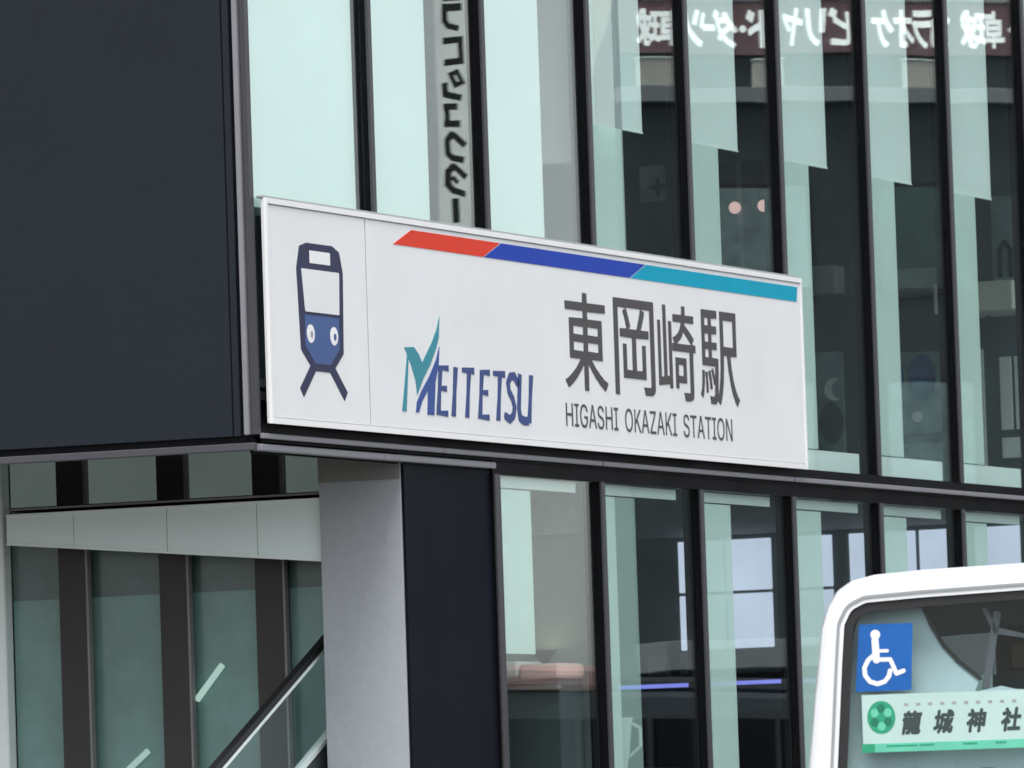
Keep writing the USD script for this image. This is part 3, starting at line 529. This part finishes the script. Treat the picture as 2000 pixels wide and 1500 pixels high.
for a, b, c, d in ((3.7, 4.15, 12.03, 12.35), (1.35, 1.95, 12.03, 12.30), (5.3, 5.9, 12.0, 12.3)):
    o = thing('roof_unit', f'cream cabinet on the cornice of the shop building, {["below the middle of the sign", "below the start of the sign", "below the end of the sign"][[3.7, 1.35, 5.3].index(a)]}', 'cabinet'); obj('case', ob(a, b, 11.94, 12.32, 0.03, 0.2), INC, o); obj('lid', ob(a - 0.02, b + 0.02, 12.321, 12.35, 0.02, 0.22), TRIMW, o)
BU = thing('parked_bus', 'dark bus with a white and red roof edge mirrored low in the station glass', 'bus')
bx0, by0 = 17.0, -6.0                                  # near rear corner of the bus; its flank faces the station
obj('body', rbx(bx0, bx0 + 10.5, by0 - 2.5, by0, 0.35, 2.86, 0.06), DARKW, BU)
obj('rear_roof', rbx(bx0 - 0.02, bx0 + 0.8, by0 - 2.48, by0 - 0.3, 2.88, 3.16, 0.08), LETW, BU); obj('roof', rbx(bx0 + 0.82, bx0 + 10.4, by0 - 2.45, by0 - 0.3, 2.865, 3.02, 0.06), DARKALU, BU)
obj('red_panel', rbx(bx0 - 0.02, bx0 + 2.6, by0 - 0.29, by0 + 0.01, 2.87, 3.10, 0.05), INP, BU)
obj('bumper', rbx(bx0 - 0.08, bx0 + 0.1, by0 - 2.45, by0 - 0.05, 0.4, 0.8, 0.04), BLACK, BU)
obj('rear_window', rbx(bx0 - 0.02, bx0, by0 - 2.2, by0 - 0.3, 1.7, 2.6, 0.008), NAVYG, BU)
for k in range(6): obj('window', rbx(bx0 + 0.5 + k * 1.65, bx0 + 1.95 + k * 1.65, by0, by0 + 0.02, 1.5, 2.6, 0.008), NAVYG, BU)
for xx in (bx0 + 2.6, bx0 + 8.6):
    for yy in (by0 - 2.3, by0 - 0.2):
        c = trimesh.creation.cylinder(0.48, 0.28, sections=24); c.apply_transform(trimesh.transformations.rotation_matrix(math.pi / 2, (1, 0, 0))); c.apply_translation((xx, yy, 0.48)); obj('wheel', c, RUBBER, BU, 30)
KB = thing('added_dark_shelter', 'low dark shelter added across the street to darken the low reflection', 'building')  # unseen block added to keep the lower reflection dark
obj('wall', ob(7.2, 24, 0, 3.4, -3, 0), DARKW, KB); obj('roof', ob(7.1, 24.2, 3.4, 3.6, -3.2, 0.4), DARKALU, KB)
KS = thing('shop_sign', 'long maroon shop sign with white lettering on the building across the street', 'sign')
obj('board', ob(-3.5, 6.15, 12.42, 13.17, 0.0, 0.10), MAROON, KS); obj('board_edge', ob(-3.52, 6.17, 13.17, 13.21, 0.0, 0.12), STONE, KS)
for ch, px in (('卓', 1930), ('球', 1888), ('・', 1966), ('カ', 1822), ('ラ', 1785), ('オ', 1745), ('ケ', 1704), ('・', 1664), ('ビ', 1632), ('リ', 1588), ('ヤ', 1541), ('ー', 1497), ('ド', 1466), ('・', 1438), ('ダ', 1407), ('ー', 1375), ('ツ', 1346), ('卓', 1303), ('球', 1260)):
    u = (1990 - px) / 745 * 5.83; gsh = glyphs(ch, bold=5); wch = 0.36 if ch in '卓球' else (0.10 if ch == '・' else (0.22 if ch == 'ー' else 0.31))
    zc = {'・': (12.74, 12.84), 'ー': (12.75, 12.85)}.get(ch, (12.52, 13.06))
    q = ext(fit(gsh, u - wch / 2, u + wch / 2, *zc), 0.02); q.apply_translation((0, 0, 0.10)); obj('character', place(q, B0, eL, Z), LETGLOW, KS)

PY = thing('pylon_sign', 'tall white pylon sign with black vertical lettering mirrored in the upper station glass', 'sign')
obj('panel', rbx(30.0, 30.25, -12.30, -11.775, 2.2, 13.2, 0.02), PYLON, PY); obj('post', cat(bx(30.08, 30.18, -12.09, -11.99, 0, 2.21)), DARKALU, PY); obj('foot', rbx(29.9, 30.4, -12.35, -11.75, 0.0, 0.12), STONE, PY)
def bp(px, py): return (12.191 - (px - 860 - 0.035 * py) * 0.0063, 10.885 - py * 0.00577)
def stroke(pts, w): return LineString([bp(*p) for p in pts]).buffer(w * 0.0068 / 2, cap_style=2, join_style=2)
chars = [[([(860, -2), (899, -2)], 10)],
         [([(859, 16), (899, 17)], 13), ([(864, 16), (864, 42), (871, 53), (893, 60)], 10)],
         [([(861, 82), (897, 82), (900, 124), (865, 124)], 11)],
         [([(879, 148), (891, 144), (902, 165), (889, 170), (879, 148), (891, 144)], 8), ([(868, 163), (870, 186), (882, 190), (900, 196)], 11)],
         [([(866, 211), (893, 212)], 11), ([(873, 211), (875, 244)], 10), ([(867, 244), (898, 246)], 11)],
         [([(884, 264), (908, 288)], 10), ([(886, 262), (873, 276), (874, 302), (882, 310), (907, 316)], 11)],
         [([(884, 326), (911, 350)], 11), ([(886, 324), (873, 338), (873, 362), (882, 374), (908, 383)], 11), ([(881, 348), (892, 360)], 8)],
         [([(886, 390), (888, 437)], 13)]]
chars += [[([(858, -64), (902, -63)], 11), ([(880, -64), (880, -20)], 11)], [([(858, -120), (902, -119)], 11), ([(898, -119), (870, -80)], 11)]]
for ch in chars:      # the strokes face the street, reading direction -y
    obj('character', place(ext(union_all([stroke(*p) for p in ch]), 0.01), (30.0, 0, 0), (0, -1, 0), (0, 0, 1)), RUBBER, PY)
